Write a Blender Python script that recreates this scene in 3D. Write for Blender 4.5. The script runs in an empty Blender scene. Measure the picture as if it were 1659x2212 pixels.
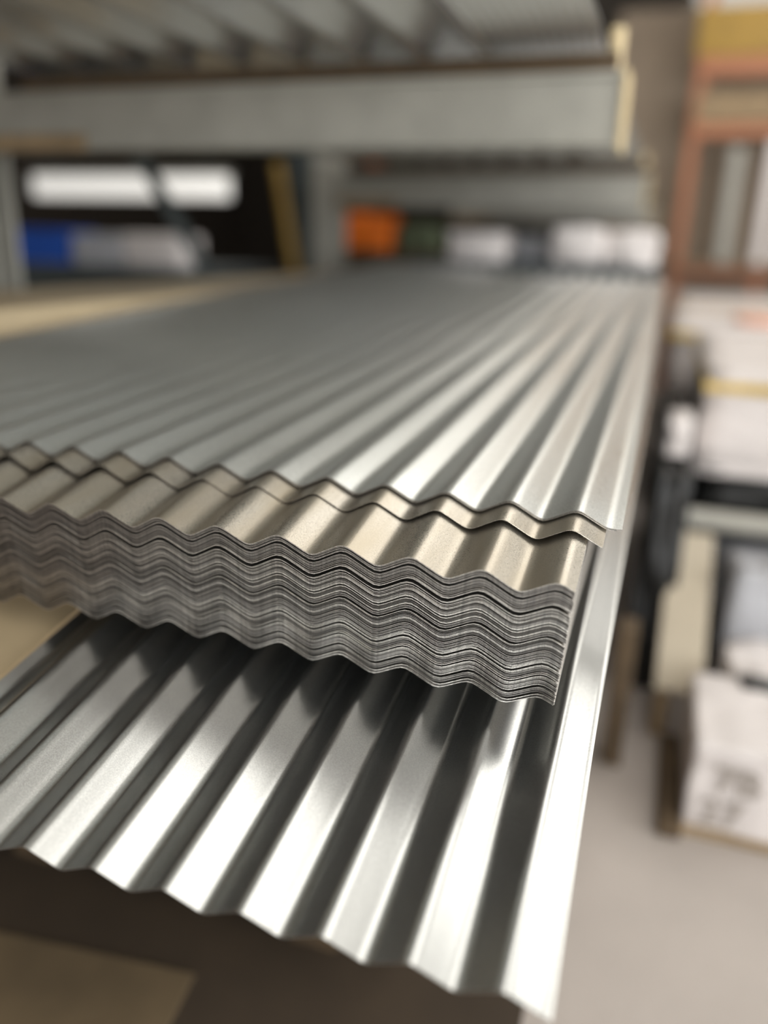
import bpy, bmesh, math, random
from mathutils import Matrix, Vector, noise

random.seed(7)
SC = bpy.context.scene
COL = SC.collection
PI = math.pi

# ------------------------------------------------------------------ camera
RIGHT = Vector((0.94540, 0.32483, 0.02794))
FWD = Vector((-0.30010, 0.90067, -0.31479))
FWD.normalize()
RIGHT = (RIGHT - FWD * RIGHT.dot(FWD)).normalized()
UP = RIGHT.cross(FWD)
cd = bpy.data.cameras.new('camera')
cam = bpy.data.objects.new('camera', cd)
COL.objects.link(cam)
m = Matrix.Identity(4)
for i in range(3):
    m[i][0] = RIGHT[i]; m[i][1] = UP[i]; m[i][2] = -FWD[i]
m.translation = Vector((0.0649, -0.7480, 1.3606))
cam.matrix_world = m
cd.sensor_fit = 'HORIZONTAL'
cd.sensor_width = 36.0
cd.lens = 1733.9 / 1659 * 36.0
cd.clip_start = 0.01
cd.clip_end = 100
cd.dof.use_dof = True
cd.dof.focus_distance = 0.87
cd.dof.aperture_fstop = 1.15
SC.camera = cam

# ------------------------------------------------------------------ colour management, world, light
SC.view_settings.view_transform = 'Standard'
SC.view_settings.look = 'None'
SC.view_settings.gamma = 1.0
SC.view_settings.use_curve_mapping = False
SC.view_settings.exposure = 0.24
w = bpy.data.worlds.new('world'); SC.world = w; w.use_nodes = True
w.node_tree.nodes['Background'].inputs[0].default_value = (0.9, 0.95, 1.0, 1)
w.node_tree.nodes['Background'].inputs[1].default_value = 0.02


def hexc(r, g, b):
    f = lambda c: (c / 255 / 12.92) if c / 255 <= 0.04045 else ((c / 255 + 0.055) / 1.055) ** 2.4
    return (f(r), f(g), f(b), 1)


# ceiling fixtures: (x, y, length along y, strength factor, place)
LAMPS = [(0.95, -3.5, 4.4, .75, 'behind the camera over the aisle'), (0.95, 1.25, 4.4, .72, 'straight above the aisle beside the sheets'),
         (0.95, 6.0, 4.4, 1.2, 'over the wrapped packs'), (0.95, 10.6, 2.6, .6, 'beyond the orange rack'),
         (3.6, -2.0, 2.6, 1.0, 'front right of the hall'), (3.6, 3.5, 2.6, 1.0, 'middle right of the hall'),
         (3.6, 9.0, 2.6, .6, 'far right of the hall'), (-4.6, 6.5, 2.6, 1.7, 'over the next bay on the left')]
LAMP_Z = 4.3
LAMP_W = 24
LAMP_HW = 1.0       # half width of a fixture

# added fill lights out of view, brightening rack arm and sheets
for nm, loc, rot, sx, sy, en, col in (
        ('fill_light', (3.2, -7.9, 2.2), (PI / 2, 0, 0), 4.8, 3.0, 240, (0.93, 0.97, 1.0)),
        ('fill_light', (6.9, 0.0, 2.4), (PI / 2, 0, PI / 2), 9.0, 2.4, 370, (0.95, 0.98, 1.0))):
    ld = bpy.data.lights.new(nm, 'AREA'); ld.shape = 'RECTANGLE'; ld.size = sx; ld.size_y = sy
    ld.energy = en; ld.color = col
    lo = bpy.data.objects.new(nm, ld); lo.location = loc; lo.rotation_euler = rot
    COL.objects.link(lo)

for (x, y, L, k, place) in LAMPS:
    ld = bpy.data.lights.new('lamp_light', 'AREA')
    ld.shape = 'RECTANGLE'; ld.size = 2 * LAMP_HW; ld.size_y = L
    ld.energy = LAMP_W * k
    ld.color = (1.0, 0.965, 0.9)
    lo = bpy.data.objects.new('lamp_light', ld)
    lo.location = (x, y, LAMP_Z - 0.03)
    COL.objects.link(lo)

# ------------------------------------------------------------------ materials
MATS = {}


def nodes(name):
    mt = bpy.data.materials.new(name); mt.use_nodes = True
    nt = mt.node_tree
    return mt, nt, nt.nodes['Principled BSDF']


def plain(name, col, rough=0.6, metal=0.0, var=0.12, scale=6.0, bump=0.0, bscale=40.0, sheen=0.0):
    mt, nt, b = nodes(name)
    tc = nt.nodes.new('ShaderNodeTexCoord')
    n = nt.nodes.new('ShaderNodeTexNoise'); n.inputs['Scale'].default_value = scale
    n.inputs['Detail'].default_value = 5
    nt.links.new(tc.outputs['Object'], n.inputs['Vector'])
    r = nt.nodes.new('ShaderNodeValToRGB')
    c = col
    r.color_ramp.elements[0].position = 0.3
    r.color_ramp.elements[1].position = 0.7
    r.color_ramp.elements[0].color = (c[0] * (1 - var), c[1] * (1 - var), c[2] * (1 - var), 1)
    r.color_ramp.elements[1].color = (min(1, c[0] * (1 + var)), min(1, c[1] * (1 + var)), min(1, c[2] * (1 + var)), 1)
    nt.links.new(n.outputs[0], r.inputs[0])
    nt.links.new(r.outputs[0], b.inputs['Base Color'])
    b.inputs['Roughness'].default_value = rough
    b.inputs['Metallic'].default_value = metal
    if bump:
        n2 = nt.nodes.new('ShaderNodeTexNoise'); n2.inputs['Scale'].default_value = bscale
        n2.inputs['Detail'].default_value = 4
        nt.links.new(tc.outputs['Object'], n2.inputs['Vector'])
        bp = nt.nodes.new('ShaderNodeBump'); bp.inputs['Strength'].default_value = bump
        bp.inputs['Distance'].default_value = 0.01
        nt.links.new(n2.outputs[0], bp.inputs['Height'])
        nt.links.new(bp.outputs[0], b.inputs['Normal'])
    MATS[name] = mt
    return mt


def zinc(name, col, rough=0.3, speck=0.10, dark=0.8, tint=None, grain=700.0, bump=0.12, metal=1.0):
    """galvanised steel: crystalline speckle in roughness, colour and height, faint streaks along the rolling direction"""
    mt, nt, b = nodes(name)
    L = nt.links
    tc = nt.nodes.new('ShaderNodeTexCoord')
    n = nt.nodes.new('ShaderNodeTexNoise'); n.inputs['Scale'].default_value = grain
    n.inputs['Detail'].default_value = 2
    L.new(tc.outputs['Object'], n.inputs['Vector'])
    big = nt.nodes.new('ShaderNodeTexNoise'); big.inputs['Scale'].default_value = 7
    big.inputs['Detail'].default_value = 4
    mp = nt.nodes.new('ShaderNodeMapping'); mp.inputs['Scale'].default_value = (3, 0.35, 3)
    L.new(tc.outputs['Object'], mp.inputs[0]); L.new(mp.outputs[0], big.inputs['Vector'])
    cr = nt.nodes.new('ShaderNodeValToRGB')
    cr.color_ramp.elements[0].position = 0.36; cr.color_ramp.elements[1].position = 0.64
    cr.color_ramp.elements[0].color = (col[0] * dark, col[1] * dark, col[2] * dark, 1)
    cr.color_ramp.elements[1].color = (min(1, col[0] * 1.12), min(1, col[1] * 1.12), min(1, col[2] * 1.12), 1)
    L.new(n.outputs[0], cr.inputs[0])
    out = cr.outputs[0]
    if tint:
        mx = nt.nodes.new('ShaderNodeMix'); mx.data_type = 'RGBA'
        r2 = nt.nodes.new('ShaderNodeValToRGB')
        r2.color_ramp.elements[0].position = 0.35; r2.color_ramp.elements[1].position = 0.7
        L.new(big.outputs[0], r2.inputs[0])
        L.new(r2.outputs[0], mx.inputs['Factor'])
        L.new(out, mx.inputs['A'])
        mx.inputs['B'].default_value = tint
        out = mx.outputs['Result']
    L.new(out, b.inputs['Base Color'])
    b.inputs['Metallic'].default_value = metal
    mr = nt.nodes.new('ShaderNodeMapRange')
    mr.inputs['To Min'].default_value = rough - speck; mr.inputs['To Max'].default_value = rough + speck
    add = nt.nodes.new('ShaderNodeMath'); add.operation = 'ADD'
    sc1 = nt.nodes.new('ShaderNodeMath'); sc1.operation = 'MULTIPLY'; sc1.inputs[1].default_value = 0.5
    sc2 = nt.nodes.new('ShaderNodeMath'); sc2.operation = 'MULTIPLY'; sc2.inputs[1].default_value = 0.5
    L.new(n.outputs[0], sc1.inputs[0]); L.new(big.outputs[0], sc2.inputs[0])
    L.new(sc1.outputs[0], add.inputs[0]); L.new(sc2.outputs[0], add.inputs[1])
    L.new(add.outputs[0], mr.inputs['Value'])
    L.new(mr.outputs[0], b.inputs['Roughness'])
    bp = nt.nodes.new('ShaderNodeBump'); bp.inputs['Strength'].default_value = bump
    bp.inputs['Distance'].default_value = 0.0006
    L.new(n.outputs[0], bp.inputs['Height']); L.new(bp.outputs[0], b.inputs['Normal'])
    MATS[name] = mt
    return mt


Z_TOP = zinc('zinc_clean', (0.74, 0.76, 0.74), 0.31, 0.12, metal=.91)
Z_WARM = zinc('zinc_warm', (0.62, 0.58, 0.51), 0.30, 0.14, dark=.8, tint=(0.52, 0.46, 0.36, 1), bump=0.3, metal=.92, grain=600)  # tan tint mixed over warm grey zinc in broad streaks
Z_LOW = zinc('zinc_smooth', (0.66, 0.67, 0.66), 0.245, 0.03, dark=0.95, bump=0.02)
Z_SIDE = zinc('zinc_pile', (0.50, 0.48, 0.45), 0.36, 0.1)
CUT = [zinc('cut_edge_pale', (0.80, 0.76, 0.70), 0.40, 0.1, dark=0.6),
       zinc('cut_edge_grey', (0.50, 0.47, 0.44), 0.42, 0.1, dark=0.6),
       zinc('cut_edge_dark', (0.24, 0.225, 0.21), 0.45, 0.1, dark=0.6)]
Z_UP = zinc('zinc_upper', (0.84, 0.85, 0.84), 0.24, 0.04, dark=.95, bump=0.02, metal=.82)
M_FLOOR = plain('concrete', hexc(178, 168, 160), 0.7, var=0.14, scale=1.6, bump=0.1)
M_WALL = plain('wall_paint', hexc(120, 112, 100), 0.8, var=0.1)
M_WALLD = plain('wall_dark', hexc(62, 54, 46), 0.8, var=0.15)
M_CEIL = plain('ceiling_sheet', hexc(190, 188, 182), 0.7, var=0.05)
M_STEEL = plain('rack_grey_paint', hexc(162, 159, 149), 0.45, var=0.08, scale=9)
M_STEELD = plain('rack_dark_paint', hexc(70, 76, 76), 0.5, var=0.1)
M_WORN = plain('worn_edge_paint', hexc(205, 185, 145), 0.6, var=0.12, scale=30)
M_WOOD = plain('timber', hexc(150, 128, 98), 0.75, var=0.2, scale=14)
M_TANM = plain('lit_floor_tan', hexc(106, 90, 66), 0.85, var=0.25, scale=5)  # tan of the lit floor patch, put in as colour
M_WOODD = plain('timber_dark', hexc(84, 68, 48), 0.8, var=0.2, scale=14)
M_BOARD = plain('tan_board', hexc(190, 170, 136), 0.7, var=0.1, scale=4)
M_CARD = plain('cardboard', hexc(182, 170, 150), 0.8, var=0.08)
M_WHITE = plain('white_wrap', hexc(222, 214, 210), 0.5, var=0.07, scale=5, bump=0.4, bscale=9)
M_WHITE2 = plain('grey_wrap', hexc(178, 178, 182), 0.45, var=0.1, scale=5, bump=0.4, bscale=9)
M_BLACK = plain('black_plastic', hexc(30, 30, 29), 0.4, var=0.2, bump=0.5, bscale=14)
M_ORANGE = plain('orange_cloth', (1.0, 0.20, 0.01, 1), 0.7, var=0.05)
M_GREEN = plain('green_cloth', hexc(96, 104, 78), 0.8, var=0.1)
M_RUST = plain('orange_rack_paint', hexc(172, 112, 78), 0.5, var=0.12)
M_YEL = plain('yellow_paint', hexc(160, 126, 48), 0.5, var=0.1)
M_YELP = plain('yellow_strap', hexc(208, 176, 84), 0.6, var=0.1)
M_BLUE = plain('blue_plastic', hexc(44, 88, 180), 0.5, var=0.1)
M_INK = plain('grey_ink', hexc(166, 157, 149), 0.8, var=0.1)
em = bpy.data.materials.new('lamp_diffuser'); em.use_nodes = True
_b = em.node_tree.nodes['Principled BSDF']
_b.inputs['Emission Color'].default_value = (1.0, 0.965, 0.9, 1)
_b.inputs['Emission Strength'].default_value = 0.5
_b.inputs['Base Color'].default_value = (0.9, 0.9, 0.88, 1)

em2 = em.copy(); em2.name = 'strip_diffuser'
em2.node_tree.nodes['Principled BSDF'].inputs['Emission Strength'].default_value = 0.5
em3 = em.copy(); em3.name = 'fill_panel_glow'  # glow of the added fill panels
em3.node_tree.nodes['Principled BSDF'].inputs['Emission Strength'].default_value = 1.5
em3.node_tree.nodes['Principled BSDF'].inputs['Emission Color'].default_value = (0.94, 0.97, 1, 1)


# ------------------------------------------------------------------ helpers
def tag(o, label=None, cat=None, group=None, kind=None):
    if label: o['label'] = label
    if cat: o['category'] = cat
    if group: o['group'] = group
    if kind: o['kind'] = kind
    return o


def empty(name, loc, rz=0.0):
    o = bpy.data.objects.new(name, None); COL.objects.link(o)
    o.location = loc; o.rotation_euler = (0, 0, rz); o.empty_display_size = 0.1
    return o


def build(name, bm, mats, parent=None, smooth=False, angle=None, loc=None):
    me = bpy.data.meshes.new(name)
    bm.to_mesh(me); bm.free()
    if not isinstance(mats, (list, tuple)): mats = [mats]
    for mt in mats: me.materials.append(mt)
    if smooth or angle:
        for p in me.polygons: p.use_smooth = True
    if angle: me.set_sharp_from_angle(angle=math.radians(angle))
    o = bpy.data.objects.new(name, me); COL.objects.link(o)
    if parent: o.parent = parent
    if loc: o.location = loc
    return o


def box(bm, x0, x1, y0, y1, z0, z1, bev=0.0, rot=None, mi=0):
    c = Vector(((x0 + x1) / 2, (y0 + y1) / 2, (z0 + z1) / 2))
    mt = Matrix.Translation(c)
    if rot: mt = mt @ rot
    r = bmesh.ops.create_cube(bm, size=1, matrix=mt @ Matrix.Diagonal((x1 - x0, y1 - y0, z1 - z0, 1)))
    vs = r['verts']
    fs = {f for v in vs for f in v.link_faces}
    for f in fs: f.material_index = mi
    if bev:
        es = list({e for v in vs for e in v.link_edges})
        bmesh.ops.bevel(bm, geom=es, offset=bev, segments=2, profile=0.5, affect='EDGES')
    return bm


def mbox(*a, **k):
    return box(bmesh.new(), *a, **k)


def cyl(bm, a, b, r, seg=20, r2=None):
    a = Vector(a); b = Vector(b); d = b - a
    q = d.to_track_quat('Z', 'Y').to_matrix().to_4x4()
    bmesh.ops.create_cone(bm, cap_ends=True, segments=seg, radius1=r, radius2=r if r2 is None else r2,
                          depth=d.length, matrix=Matrix.Translation((a + b) / 2) @ q)
    return bm


def blob(sx, sy, sz, amp=0.15, freq=2.0, seed=0, sq=0.75, cuts=14, flat=True):
    """soft sack-like lump: a rounded box with folds; base at z = 0"""
    bm = bmesh.new()
    bmesh.ops.create_cube(bm, size=2)
    bmesh.ops.subdivide_edges(bm, edges=bm.edges[:], cuts=cuts, use_grid_fill=True)
    for v in bm.verts:
        c = v.co.copy()
        s = c.normalized()
        p = s.lerp(c, sq)
        f = 1 + amp * noise.noise(s * freq + Vector((seed * 7.3, 1.7, seed))) \
            + amp * 0.5 * noise.noise(s * freq * 3 + Vector((seed * 3.1, 5.7, seed)))
        p = p * f
        p = Vector((p.x * sx / 2, p.y * sy / 2, p.z * sz / 2))
        if flat: p.z = max(p.z, -sz / 2 * 0.92)
        v.co = p + Vector((0, 0, sz / 2 * (0.92 if flat else 1)))
    return bm


# ================================================================== SETTING
def struct(name, bm, mt):
    o = build(name, bm, mt); o['kind'] = 'structure'; return o


struct('floor', mbox(-10, 7, -8, 18, -0.1, 0), M_FLOOR)
struct('ceiling', mbox(-10, 7, -8, 18, 5.0, 5.1), M_CEIL)
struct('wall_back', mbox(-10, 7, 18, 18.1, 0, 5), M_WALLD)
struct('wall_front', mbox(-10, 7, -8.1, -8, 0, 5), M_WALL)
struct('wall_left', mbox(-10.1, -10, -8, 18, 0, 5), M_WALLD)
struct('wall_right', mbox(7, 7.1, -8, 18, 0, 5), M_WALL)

w1 = struct('fill_panel_1', mbox(.8, 5.6, -7.99, -7.95, .7, 3.7), em3)  # unseen glowing panels with frames, added on the walls as fill light
w2 = struct('fill_panel_2', mbox(6.95, 6.99, -4.5, 4.5, 1.2, 3.6), em3)
bm = bmesh.new()
for x in (.8, 2.4, 4.0, 5.6): box(bm, x - .03, x + .03, -7.95, -7.92, .7, 3.7)
for z in (.7, 2.2, 3.7): box(bm, .8, 5.6, -7.95, -7.92, z - .03, z + .03)
build('fill_panel_frame', bm, M_STEEL, w1)
bm = bmesh.new()
for y in (-4.5, -1.5, 1.5, 4.5): box(bm, 6.92, 6.95, y - .03, y + .03, 1.2, 3.6)
for z in (1.2, 3.6): box(bm, 6.92, 6.95, -4.5, 4.5, z - .03, z + .03)
build('fill_panel_frame', bm, M_STEEL, w2)

# ================================================================== CORRUGATED SHEETS
Z0 = 1.05            # height of the front crest of the pile
TILT = 0.175         # the overhanging front of the sheets hangs down towards the camera
CA, SA = math.cos(TILT), math.sin(TILT)
P = 0.0762           # pitch of the corrugation
AMP = 0.0086


def wave(x, k3=0.055, k5=0.0):
    """crest at x = 0, straight flanks, flat lip after the first trough on the right"""
    x = min(x, P / 2)
    t = 2 * PI * x / P
    return AMP * (math.cos(t) + k3 * math.cos(3 * t) + k5 * math.cos(5 * t)) / (1 + k3 + k5) - AMP


def smooth01(t):
    t = max(0.0, min(1.0, t)); return t * t * (3 - 2 * t)


def sag(x, s):
    t = s - 0.08
    if t <= 0: return 0.0
    r = t * t / 0.24 if t < 0.12 else t - 0.06
    return 0.13 * r - 0.055 * smooth01((-x - 0.45) / 0.95) * r / (1 + 1.2 * r)


def bow(x):
    return 0.0075 * math.sin(PI * max(0.0, min(1.0, -x / 0.72)))


def surf(x, s, h, phase=0.0, bowk=1.0, ks=(0.055, 0.0)):
    z = h + wave(x - phase, *ks) + bowk * bow(x - phase) - sag(x, s)
    return Vector((x, s * CA - z * SA, Z0 + s * SA + z * CA))


def sheet_bm(x0, x1, s0, s1, th, phase=0.0, bowk=1.0, warp=None, ns=16, h=0.0, ks=(0.055, 0.0), npp=14):
    """one corrugated sheet: x0..x1 wide, s0..s1 long, front edge at s0"""
    bm = bmesh.new()
    n = max(4, int((x1 - x0) / P * npp))
    ss = [s0, s0 + 0.002]
    fr = [0.03, 0.08, 0.13, 0.2, 0.28, 0.4, 0.55, 0.7, 0.85, 1.0]
    st = [s0 + (s1 - s0) * f for f in fr]
    extra = [v for v in (0.08, 0.11, 0.14, 0.17, 0.2) if s0 + 0.01 < v < s1]
    ss = sorted(set(ss + st + extra))
    top, bot = [], []
    for s in ss:
        a, b = [], []
        for i in range(n + 1):
            x = x0 + (x1 - x0) * i / n
            hh = h + (warp(x, s) if warp else 0)
            a.append(bm.verts.new(surf(x, s, hh + th, phase, bowk, ks)))
            b.append(bm.verts.new(surf(x, s, hh, phase, bowk, ks)))
        top.append(a); bot.append(b)
    for j in range(len(ss) - 1):
        for i in range(n):
            bm.faces.new((top[j][i], top[j][i + 1], top[j + 1][i + 1], top[j + 1][i])).material_index = 0
            bm.faces.new((bot[j][i], bot[j + 1][i], bot[j + 1][i + 1], bot[j][i + 1])).material_index = 0
    for i in range(n):
        bm.faces.new((bot[0][i], bot[0][i + 1], top[0][i + 1], top[0][i])).material_index = 1
        bm.faces.new((top[-1][i], top[-1][i + 1], bot[-1][i + 1], bot[-1][i])).material_index = 1
    for j in range(len(ss) - 1):
        bm.faces.new((bot[j][0], top[j][0], top[j + 1][0], bot[j + 1][0])).material_index = 1
        bm.faces.new((top[j][-1], bot[j][-1], bot[j + 1][-1], top[j + 1][-1])).material_index = 1
    return bm


XL = -1.43
UPV = Vector((0, -SA, CA))       # local "up" of the tilted pile
ALONG = Vector((0, CA, SA))

# --- main pile: 84 sheets, each its own object
variants = []
for k in range(5):
    def wp(x, s, k=k):
        return 0.00028 * noise.noise(Vector((x * 5, s * 2, k * 9.1))) if k else 0.0
    e = CUT[(1, 1, 0, 2, 2)[k]]
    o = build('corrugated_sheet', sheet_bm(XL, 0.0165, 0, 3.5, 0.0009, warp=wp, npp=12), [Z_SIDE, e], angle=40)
    variants.append(o)
topmost = build('corrugated_sheet', sheet_bm(XL, 0.0165, 0, 3.5, 0.00095, npp=16), [Z_WARM, CUT[0]], angle=40)
NP = 84
depth = 0.0
GROUP = 'sheets nested in the main pile'
used = [False] * 5
gaps = {6: .0016, 17: .0034, 19: .0012, 29: .0013, 38: .0030, 41: .001, 50: .0014, 58: .0016, 66: .0028, 74: .0013}
scale_gap = (0.1475 - sum(gaps.values()) - 84 * .0001125) / NP
SHEETS, BAND = [], []
for i in range(NP):
    if i == 0:
        o = topmost
    else:
        v = random.choice((0, 1, 2, 3, 4, 1, 4, 2))
        if not used[v]:
            o = variants[v]; used[v] = True
        else:
            o = variants[v].copy(); COL.objects.link(o)
    jit = random.uniform(-.00045, .00045)
    depth += gaps.get(i, 0.0) + max(jit, 0)
    dx = -0.0115 * depth / 0.149 + random.uniform(-0.0007, 0.0007)
    dy = random.uniform(-0.0012, 0.0012) if i else -0.0008
    o.location = Vector((dx, 0, 0)) + ALONG * dy - UPV * (depth + 0.00095)
    depth += scale_gap
    SHEETS.append(o); BAND.append(sum(1 for g in gaps if g <= i))
ORD = ['first', 'second', 'third', 'fourth', 'fifth', 'sixth', 'seventh', 'eighth', 'ninth', 'tenth', 'eleventh']
for i, o in enumerate(SHEETS):
    bd = BAND[i]; n_in = BAND.count(bd); q = i - BAND.index(bd)
    where = ORD[bd] + ' band from the top of the pile' if bd < 10 else 'lowest band of the pile'
    if i == 0:
        lab = 'beige topped corrugated steel sheet lying uppermost on the tightly nested pile'
    elif i == NP - 1:
        lab = 'very lowest corrugated sheet edge along the underside of the nested pile'
    elif q == 0:
        lab = 'sheet edge under a dark gap, heading the ' + where
    elif q == n_in - 1:
        lab = 'sheet edge above a dark gap, ending the ' + where
    else:
        lab = 'thin sheet edge inside the ' + where
    tag(o, lab, 'roofing sheet', 'sheets in the ' + where)
for k in range(5):
    if not used[k]: bpy.data.objects.remove(variants[k])

# --- three loose sheets on top, pushed back from the pile's front edge
def lift3(x, s):
    a = 0.0036 * smooth01((x + 0.30) / 0.28) + 0.0050 * smooth01((-x - 0.40) / 0.3)
    return a * (1 - 0.6 * smooth01(s / 1.2)) + 0.0011


def lift2(x, s):
    return lift3(x, s) + 0.0012 * (1 - 0.8 * smooth01(s / 1.0))


o = build('corrugated_sheet', sheet_bm(XL, 0.0330, 0.100, 3.55, 0.0010, h=0.0006, phase=-0.001, warp=lift3, npp=18), [Z_WARM, CUT[0]], angle=40)
tag(o, 'beige undersheet sticking out beneath the top grey sheets, resting on the pile', 'roofing sheet', 'loose sheets over the pile')
o = build('corrugated_sheet', sheet_bm(XL, 0.0440, 0.1405, 3.6, 0.0011, h=0.0029, phase=-0.0004, warp=lift2, npp=14), [Z_TOP, CUT[1]], angle=40)
tag(o, 'second sheet from the top, its edge tight under the uppermost grey sheet', 'roofing sheet', 'loose sheets over the pile')
o = build('corrugated_sheet', sheet_bm(XL, 0.0500, 0.1415, 3.62, 0.0011, h=0.0043, warp=lift2, npp=20), [Z_TOP, CUT[1]], angle=40)
tag(o, 'shiny blue-grey galvanised corrugated sheet uppermost of all, running far back', 'roofing sheet', 'loose sheets over the pile')

# --- the long sheet below, sticking out towards the camera
def low(x, s):
    return 0.004 * math.sin(6 * x + 1) * (1 - smooth01((s + 0.3) / 0.5))


o = build('corrugated_sheet', sheet_bm(-0.652, 0.0515, -0.305, 3.4, 0.0010, h=-0.1865, phase=0.0132, bowk=0.4, npp=22, warp=low, ks=(0.09, 0.015)), [Z_LOW, CUT[1]], angle=40)
tag(o, 'smooth striped corrugated sheet below the pile, jutting out towards the front', 'roofing sheet')
exec_low = o

# tan board left of the long lower sheet
def tilted_slab(name, x0, x1, s0, s1, z0, z1, mt, parent=None):
    bm = bmesh.new()
    ss = [s0] + [v for v in (0.08, 0.14, 0.2, 0.6, 1.2, 2.0) if s0 < v < s1] + [s1]
    R = []
    for s in ss:
        r = []
        for (x, z) in ((x0, z0), (x1, z0), (x1, z1), (x0, z1)):
            zz = z - sag(x, s)
            r.append(bm.verts.new((x, s * CA - zz * SA, Z0 + s * SA + zz * CA)))
        R.append(r)
    for a, b in zip(R, R[1:]):
        for i in range(4):
            bm.faces.new((a[i], a[(i + 1) % 4], b[(i + 1) % 4], b[i]))
    bm.faces.new(R[0][::-1]); bm.faces.new(R[-1])
    bmesh.ops.recalc_face_normals(bm, faces=bm.faces)
    return build(name, bm, mt, parent)


o = tilted_slab('packing_board', -1.45, -0.672, -0.12, 3.3, -0.225, -0.206, M_BOARD)
tag(o, 'tan packing board lying level with the lower sheet at its left', 'board')

# timber bearers under the lower sheet and the board
def bearer(name, x0, x1, y0, y1, z0, z1, label, mt=M_WOOD, cat='timber bearer', group=None):
    o = build(name, mbox(x0, x1, y0, y1, z0, z1, bev=0.004), mt)
    return tag(o, label, cat, group)


# ================================================================== RACK
def rack_arm(y, zb, zt, x0, x1, label):
    t = empty('rack_arm', (x0, y, zb)); tag(t, label, 'rack arm', 'cantilever rack arms')
    H = zt - zb; L = x1 - x0
    bm = bmesh.new()
    box(bm, 0, L, 0, 0.13, 0, 0.014, bev=0.002)
    box(bm, 0, L, 0, 0.13, H - 0.014, H, bev=0.002)
    box(bm, 0, L, 0.012, 0.022, 0.014, H - 0.014)
    build('beam', bm, M_STEEL, t)
    build('end_plate', mbox(L, L + 0.012, -0.006, 0.14, -0.012, H + 0.004, bev=0.002), M_WORN, t)
    pg = bmesh.new()
    cyl(pg, (L - 0.03, 0.07, H), (L - 0.03, 0.07, H + 0.11), 0.02, 18)
    build('end_stop', pg, M_WORN, t)
    bk = bmesh.new()
    box(bk, 0, 0.42, -0.012, 0.0, -0.004, 0.045)
    build('bracket', bk, M_WOOD, t)
    return t


rack_arm(1.6, 1.628, 1.800, -2.18, -0.112, 'long grey steel rack arm nearest above the sheets, with worn pale end')
rack_arm(4.7, 1.615, 1.815, -2.15, -0.14, 'grey steel rack arm seen beyond and below the nearest arm')
rack_arm(7.8, 1.615, 1.815, -2.15, -0.17, 'farthest grey rack arm end, small behind the two nearer arms')
rack_arm(1.45, 0.60, 0.80, -2.05, 0.02, 'lower rack arm hidden in shade under the pile of sheets')


def column(x0, x1, y0, y1, z1, label, mt=None):
    t = empty('rack_column', ((x0 + x1) / 2, (y0 + y1) / 2, 0)); tag(t, label, 'rack column', 'cantilever rack columns')
    w, d = (x1 - x0) / 2, (y1 - y0) / 2
    bm = bmesh.new()
    box(bm, -w, w, -d, -d + .014, 0.02, z1, bev=.002)
    box(bm, -w, w, d - .014, d, 0.02, z1, bev=.002)
    box(bm, -.008, .008, -d + .014, d - .014, 0.02, z1)
    build('post', bm, mt or M_STEEL, t)
    build('base_plate', mbox(-w - .06, w + .06, -d - .06, d + .06, 0, 0.02), M_STEELD, t)
    return t


column(-2.46, -2.18, 1.60, 1.72, 3.2, 'pale grey rack column at the far left edge, behind the tan board')
column(-2.33, -2.16, 4.68, 4.90, 3.2, 'slim pale grey rack column right of the yellow strut')
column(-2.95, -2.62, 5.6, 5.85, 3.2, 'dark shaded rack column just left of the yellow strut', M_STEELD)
# diagonal brace in the plane of the columns
bm = bmesh.new()
cyl(bm, (-2.3, 1.90, 2.47), (-2.3, 4.34, 0.09), 0.045, 4)
t = build('diagonal_brace', bm, M_STEELD); tag(t, 'dark diagonal brace crossing in front of the white boxes', 'rack brace')
bm = bmesh.new()
cyl(bm, (-2.95, 5.4, 1.95), (-2.60, 5.4, 0.0), 0.04, 14)
t = build('yellow_strut', bm, M_YEL); tag(t, 'yellow slanting strut between the two far grey columns', 'strut')

# upper load of sheets seen from below, lying on timber strips on the arms
def strip(y, z, label, x0=-2.0, x1=-0.13):
    o = build('timber_strip', mbox(x0, x1, y + .01, y + .11, z, z + 0.045, bev=.004), M_WOODD)
    tag(o, label, 'timber strip', 'timber strips on the rack arms')


strip(1.6, 1.8, 'brown timber strip lying along the top of the nearest rack arm')
strip(4.7, 1.815, 'brown timber strip on top of the second rack arm')
strip(7.8, 1.815, 'brown timber strip on top of the farthest rack arm')


def ribbed(name, prof, y0, y1, th, mt):
    bm = bmesh.new()
    rows = []
    for y in (y0, (y0 + y1) / 2, y1):
        a = [bm.verts.new((x, y, z)) for x, z in prof]
        b = [bm.verts.new((x, y, z + th)) for x, z in prof]
        rows.append((a, b))
    for (a, b), (c, d) in zip(rows, rows[1:]):
        for i in range(len(prof) - 1):
            bm.faces.new((a[i], c[i], c[i + 1], a[i + 1]))
            bm.faces.new((b[i], b[i + 1], d[i + 1], d[i]))
        bm.faces.new((a[0], b[0], d[0], c[0])); bm.faces.new((a[-1], c[-1], d[-1], b[-1]))
    for (a, b) in (rows[0], rows[-1]):
        for i in range(len(prof) - 1):
            bm.faces.new((a[i], a[i + 1], b[i + 1], b[i]))
    bmesh.ops.recalc_face_normals(bm, faces=bm.faces)
    return build(name, bm, mt, angle=50)


def trap_profile(x0, x1, pitch, h, z):
    pr = []
    n = int(round((x1 - x0) / pitch))
    for k in range(n):
        b = x0 + k * pitch
        for f, zz in ((0, 0), (0.2, 0), (0.48, h), (0.72, h), (1.0, 0)):
            if f == 1.0 and k < n - 1: continue
            pr.append((b + f * pitch, z + zz))
    return pr


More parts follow.
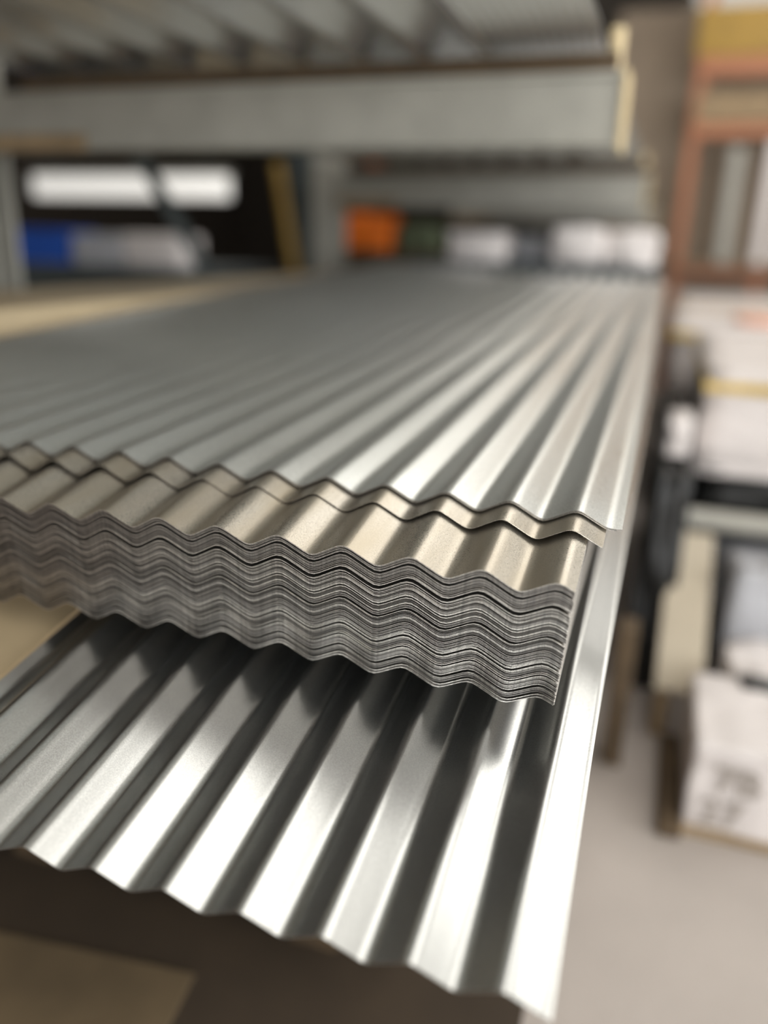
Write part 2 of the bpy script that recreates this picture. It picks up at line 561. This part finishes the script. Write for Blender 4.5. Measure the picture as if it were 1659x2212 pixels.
o = ribbed('trapezoidal_sheet', trap_profile(-2.0, -0.48, 0.19, 0.034, 1.866), -0.65, 8.3, 0.0012, Z_UP)
tag(o, 'broad ribbed metal sheets on the upper rack level, seen from underneath', 'roofing sheet')
o = ribbed('ribbed_panel', trap_profile(-0.47, -0.165, 0.0254, 0.006, 1.867), -0.3, 8.3, 0.0012, Z_UP)
tag(o, 'narrow finely ribbed metal panel beside the broad ribbed sheets overhead', 'roofing sheet')

# ------------------------------------------------ shelf behind and left
o = build('board_pack', mbox(-2.04, -1.50, 0.60, 5.2, 0.90, 1.185, bev=.004), M_BOARD)
tag(o, 'long tan board pack lying left of the sheets beside the rack column', 'board pack')

# ceiling lamps
for i, (x, y, L, k, place) in enumerate(LAMPS):
    t = empty('ceiling_lamp', (x, y, LAMP_Z))
    tag(t, 'long flat ceiling lamp ' + place, 'lamp', 'ceiling lamps')
    hw = LAMP_HW
    build('housing', mbox(-hw - .05, hw + .05, -L / 2 - .05, L / 2 + .05, 0.02, 0.10, bev=.01), M_CEIL, t)
    build('diffuser', mbox(-hw, hw, -L / 2, L / 2, 0.0, 0.02), em, t)
    bm = bmesh.new()
    cyl(bm, (0, -L / 3, .1), (0, -L / 3, 0.70), .006, 8)
    build('hanger', bm, M_STEELD, t)
    bm = bmesh.new()
    cyl(bm, (0, L / 3, .1), (0, L / 3, 0.70), .006, 8)
    build('hanger', bm, M_STEELD, t)

# ================================================================== STOCK ON THE RACK AND BEHIND
def thingbox(name, x0, x1, y0, y1, z0, z1, mt, label, cat, group=None, bev=.006, rz=0.0):
    cx, cy = (x0 + x1) / 2, (y0 + y1) / 2
    o = build(name, mbox(x0 - cx, x1 - cx, y0 - cy, y1 - cy, 0, z1 - z0, bev=bev), mt, loc=(cx, cy, z0))
    o.rotation_euler = (0, 0, rz)
    return tag(o, label, cat, group)


def thingblob(name, loc, size, mt, label, cat, group=None, seed=0, amp=.12, sq=.7, rz=0.0, freq=2.0):
    o = build(name, blob(*size, amp=amp, seed=seed, sq=sq, freq=freq), mt, smooth=True, loc=loc)
    o.rotation_euler = (0, 0, rz)
    return tag(o, label, cat, group)


thingbox('steel_pack', -1.35, 0.0, 3.85, 5.4, 0.0, 1.29, M_STEELD, 'dark pack of flat steel on the rack behind the corrugated sheets', 'steel pack')
thingblob('wrapped_roll', (-1.0, 4.1, 1.29), (.34, .4, .17), M_WHITE, 'white wrapped roll at the far end, left of the other white bundles', 'wrapped roll', 'white rolls behind the sheets', seed=2)
thingblob('wrapped_roll', (-0.72, 4.6, 1.29), (.3, .5, .15), M_WHITE2, 'greyish wrapped roll in the middle of the far white bundles', 'wrapped roll', 'white rolls behind the sheets', seed=3)
thingblob('wrapped_roll', (-0.43, 4.1, 1.29), (.3, .4, .21), M_WHITE, 'taller white wrapped roll right of centre behind the sheets', 'wrapped roll', 'white rolls behind the sheets', seed=4)
thingblob('wrapped_roll', (-0.15, 4.15, 1.29), (.27, .4, .20), M_WHITE, 'white wrapped roll rightmost behind the sheets by the arm ends', 'wrapped roll', 'white rolls behind the sheets', seed=5)

thingbox('timber_pack', -3.1, -1.7, 6.0, 7.0, 0.0, 1.32, M_WOODD, 'dark timber pack carrying the bright orange bundle', 'timber pack')
thingblob('orange_bag', (-2.47, 6.2, 1.32), (.54, .4, .31), M_ORANGE, 'bright orange bag right of the slim grey column', 'bag', seed=6, amp=.06)
thingblob('green_bag', (-2.0, 6.25, 1.32), (.36, .4, .25), M_GREEN, 'dull olive green bag beside the orange bag', 'bag', seed=7, amp=.06)
thingbox('steel_pack', -4.7, -2.75, 3.6, 5.0, 0.0, 1.19, M_STEELD, 'grey steel pack under the blue crate in the next bay', 'steel pack')
t = empty('plastic_crate', (-4.05, 4.1, 1.19)); tag(t, 'bright blue plastic crate at the far left in the next bay', 'crate')
bm = bmesh.new()
box(bm, -.24, .24, -.16, .16, 0, .015)
for a in ((-.24, -.228, -.16, .16), (.228, .24, -.16, .16), (-.228, .228, -.16, -.148), (-.228, .228, .148, .16)):
    box(bm, *a, .015, .21)
build('shell', bm, M_BLUE, t)
build('rim', mbox(-.25, .25, -.175, -.16, .185, .215, bev=.003), M_BLUE, t)
thingblob('wrapped_carton', (-3.58, 4.1, 1.19), (.40, .3, .20), M_WHITE2, 'greyish pink wrapped carton directly right of the blue crate', 'carton', 'wrapped cartons in the next bay', seed=8, sq=.95, amp=.04)
thingblob('wrapped_carton', (-3.15, 4.1, 1.19), (.44, .3, .21), M_WHITE, 'pinkish white wrapped carton beside the dark brace', 'carton', 'wrapped cartons in the next bay', seed=9, sq=.9, amp=.05)

# lit strip lamp hanging low in the far bay
t = empty('strip_lamp', (-6.9, 9.0, 1.87)); tag(t, 'white lit strip lamp seen between the rack arm and the blue crate', 'lamp')
build('diffuser', mbox(-1.5, 1.5, -.08, .08, 0, .27, bev=.03), em2, t)
build('housing', mbox(-1.55, 1.55, -.05, .05, .27, .33), M_STEEL, t)
for sx in (-1.2, 1.2):
    bm = bmesh.new(); cyl(bm, (sx, 0, .33), (sx, 0, 3.13), .008, 8); build('hanger', bm, M_STEELD, t)

# stock on the floor under the rack
thingbox('floor_shade_sheet', -2.3, -.02, -.55, 2.2, 0, .004, plain('floor_shade_brown', hexc(66, 54, 40), .85, var=.25, scale=3), 'dark brown sheet painting the shade on the floor below the corrugated sheets', 'painted shade', bev=0)  # floor shade under the rack, put in as a dark brown sheet
thingbox('lit_floor_patch', -1.25, -.62, .02, .24, .0045, .009, M_TANM, 'tan sheet painting the lit patch of floor amid the shade, bottom left', 'cardboard', bev=0, rz=.12)  # lit patch of floor, put in as a tan sheet
t = empty('timber_pack', (-1.05, 0.90, .0045)); tag(t, 'dark brown timber pack on the floor under the corrugated sheets', 'timber pack')
for k in range(4):
    build('plank_layer', mbox(-.95, .80 - .03 * (k % 2), -.50 + .015 * (k % 3), .5, .06 + k * .1, .15 + k * .1, bev=.005), M_WOODD, t)
for x in (-.8, -.1, .6):
    build('skid', mbox(x - .05, x + .05, -.48, .48, 0, .06), M_WOODD, t)
thingbox('timber_post', .052, .105, 1.27, 1.36, 0, .42, M_WOODD, 'short brown timber post on the floor beside the right edge of the lower sheet', 'timber post')

# ================================================================== AISLE CLUTTER, RIGHT
bl = 'black wrapped bundle standing in the dark gap right of the sheets'
thingblob('black_bundle', (.145, 2.55, 0), (.13, 1.7, .78), M_BLACK, bl, 'bundle', seed=11, sq=.85, amp=.06)
thingblob('white_roll', (.155, 2.0, .75), (.075, .2, .13), M_WHITE, 'small pinkish white roll perched on the black bundle', 'roll', seed=12)


def pack(x0, x1, y0, y1, ztop, label, seed):
    t = empty('wrapped_pack', ((x0 + x1) / 2, (y0 + y1) / 2, 0)); tag(t, label, 'wrapped pack', 'wrapped packs along the aisle')
    w, d = (x1 - x0) / 2, (y1 - y0) / 2
    bm = bmesh.new()
    for f in (-.8, 0, .8):
        box(bm, f * w - .04, f * w + .04, -d, d, 0, .09)
    box(bm, -w, w, -d, d, .09, .11)
    build('pallet', bm, M_WOODD, t)
    b = build('lower_wrap', blob(2 * w * .98, 2 * d * .98, .36, amp=.05, seed=seed, sq=.92), M_WHITE2, t, smooth=True, loc=(0, 0, .10))
    b = build('dark_cover', blob(2 * w * 1.0, 2 * d * 1.0, .26, amp=.08, seed=seed + 1, sq=.9, freq=3), M_BLACK, t, smooth=True, loc=(0.02, 0, .44))
    b = build('upper_wrap', blob(2 * w, 2 * d, ztop - .70, amp=.03, seed=seed + 2, sq=.95), M_WHITE, t, smooth=True, loc=(0, 0, .665))
    build('yellow_board', mbox(-w, w, -d - .01, d, ztop - .055, ztop - .03), M_YELP, t)
    build('top_wrap', blob(2 * w * .99, 2 * d * .99, .04, amp=.02, seed=seed + 3, sq=.96), M_WHITE, t, smooth=True, loc=(0, 0, ztop - .035))
    return t


pack(.215, 1.35, 2.05, 3.55, 1.0, 'nearest tall white wrapped pack with a yellow board edge near its top', 20)
pack(.10, 1.40, 3.85, 5.45, 1.0, 'second white wrapped pack, behind the nearest one along the aisle', 30)
pack(.12, 1.45, 5.75, 7.6, 1.02, 'third wrapped pack, farthest off in front of the orange rack', 40)
thingblob('orange_label_bag', (.62, 4.4, 1.0), (.34, .5, .035), plain('pale_orange_film', hexc(236, 176, 150), .5), 'flat pale orange bag lying on top of the second wrapped pack', 'bag', seed=13)

# grey tubes lying in front of the nearest pack
def tube(loc, L, r, mt, label, rz=0.0, wall=.004, name='grey_tube'):
    bm = bmesh.new()
    n = 28
    rings = []
    for (xx, rr) in ((0, r), (L, r), (L, r - wall), (0, r - wall)):
        rings.append([bm.verts.new((xx, rr * math.cos(2 * PI * k / n), r + rr * math.sin(2 * PI * k / n))) for k in range(n)])
    for a, b in zip(rings, rings[1:] + rings[:1]):
        for k in range(n):
            bm.faces.new((a[k], a[(k + 1) % n], b[(k + 1) % n], b[k]))
    bmesh.ops.recalc_face_normals(bm, faces=bm.faces)
    o = build(name, bm, mt, angle=40, loc=loc); o.rotation_euler = (0, 0, rz)
    return tag(o, label, 'tube')


thingblob('grey_sack', (.60, 1.86, .0), (.50, .30, .50), M_WHITE2, 'tall blue-grey sack leaning between the plank and the frame edge', 'sack', 'sacks before the nearest pack', seed=14, sq=.8)
tube((.22, 1.97, .50), 1.1, .035, M_STEEL, 'pale grey tube lying across in front of the nearest wrapped pack')
thingblob('white_sack', (.50, 1.60, 0), (.30, .26, .27), M_WHITE, 'slumped white sack behind the box with grey writing', 'sack', 'sacks before the nearest pack', seed=15, sq=.6)
thingblob('black_scrap', (.43, 1.42, .0), (.10, .08, .28), M_BLACK, 'small black plastic scrap poking up behind the white box', 'plastic scrap', seed=16)

# leaning plank with a batten below
bm = bmesh.new()
rot = Matrix.Rotation(math.atan2(.36, .46), 4, 'X')
box(bm, -.066, .066, 0, .56, 0, .018, bev=.003)
bmesh.ops.transform(bm, matrix=rot, verts=bm.verts)
o = build('leaning_plank', bm, M_CARD, loc=(.238, 1.47, .15)); tag(o, 'pale flat plank leaning up towards the wrapped pack, right of the dark gap', 'plank')
thingbox('batten', .178, .218, 1.47, 1.56, 0, .145, M_WOOD, 'short brown batten under the foot of the leaning plank', 'batten')
thingbox('low_timber', .205, .262, 1.02, 1.45, 0, .035, M_WOODD, 'low dark timber on the floor left of the box with writing', 'timber')

# white box with faint sideways writing
t = empty('wrapped_box', (.445, 1.25, 0)); tag(t, 'white wrapped box with large grey sideways writing on its front', 'box')
build('skid_board', mbox(-.19, .20, -.20, .18, 0, .022, bev=.002), M_WOOD, t)
bm = blob(.37, .38, .245, amp=.03, seed=17, sq=.93, freq=2.5, cuts=20)
bd = build('carton', bm, M_WHITE, t, smooth=True, loc=(0, 0, .018))


def text_mesh(name, body, size, loc, rot, mt, parent):
    cu = bpy.data.curves.new(name, 'FONT'); cu.body = body; cu.size = size; cu.extrude = 0.0006
    cu.align_x = 'CENTER'; cu.align_y = 'CENTER'; cu.offset = size * .02
    tmp = bpy.data.objects.new(name + '_curve', cu); COL.objects.link(tmp)
    bpy.context.view_layer.update()
    me = bpy.data.meshes.new_from_object(tmp.evaluated_get(bpy.context.evaluated_depsgraph_get()))
    bpy.data.objects.remove(tmp)
    me.name = name; me.materials.clear(); me.materials.append(mt)
    o = bpy.data.objects.new(name, me); COL.objects.link(o)
    o.parent = parent; o.location = loc; o.rotation_euler = rot
    return o


text_mesh('lettering', '7B', .10, (-.075, -.197, .17), (PI / 2, -PI / 2 * 0, 0), M_INK, t)
text_mesh('lettering', '27', .10, (-.10, -.197, .075), (PI / 2, 0, 0), M_INK, t)

# orange rack far off to the right
t = empty('pallet_rack', (.6, 8.4, 0)); tag(t, 'tall rack with orange uprights and yellow beam at the far right', 'pallet rack')
for x in (-.50, .28, 1.1):
    build('upright', mbox(x - .05, x + .05, -.05, .05, 0, 3.9), M_RUST, t)
build('beam', mbox(-.5, 1.6, -.08, -.05, 2.45, 2.56), M_RUST, t)
build('beam', mbox(-.5, 1.6, -.08, -.05, 1.15, 1.28), M_RUST, t)
build('beam', mbox(-.55, 1.6, -.08, -.05, 2.98, 3.14), M_RUST, t)
o = build('yellow_beam', mbox(-.58, 1.6, -.09, -.05, 3.15, 3.56), M_YEL, t)
build('shelf_edge', mbox(-.5, 1.6, -.06, .3, 2.58, 2.84), M_WOOD, t)
for k, (x, wd, h, lab) in enumerate(((.70, .13, 1.05, 'pale upright pack standing in the orange rack, nearest the left upright'),
                                (1.03, .12, 1.1, 'pale upright pack standing right of the middle orange upright'),
                                (1.22, .1, 1.15, 'creamy upright pack at the right frame edge in the orange rack'))):
    thingbox('upright_pack', x - wd / 2 - .18, x + wd / 2 - .18, 8.15, 8.28, 1.29, 1.29 + h, (M_STEEL, M_WHITE, M_WHITE)[k], lab, 'upright pack', 'upright packs in the orange rack')
thingbox('carton_stack', -.75, 2.4, 8.9, 9.5, 0, 3.7, plain('buff_cartons', hexc(150, 134, 116), .8, var=.1), 'wall of buff cartons standing behind the orange rack', 'carton stack')
thingbox('shelf_board', .1, 2.2, 8.12, 8.75, 1.262, 1.288, M_WOOD, 'shelf board across the orange rack under the upright packs', 'shelf board')
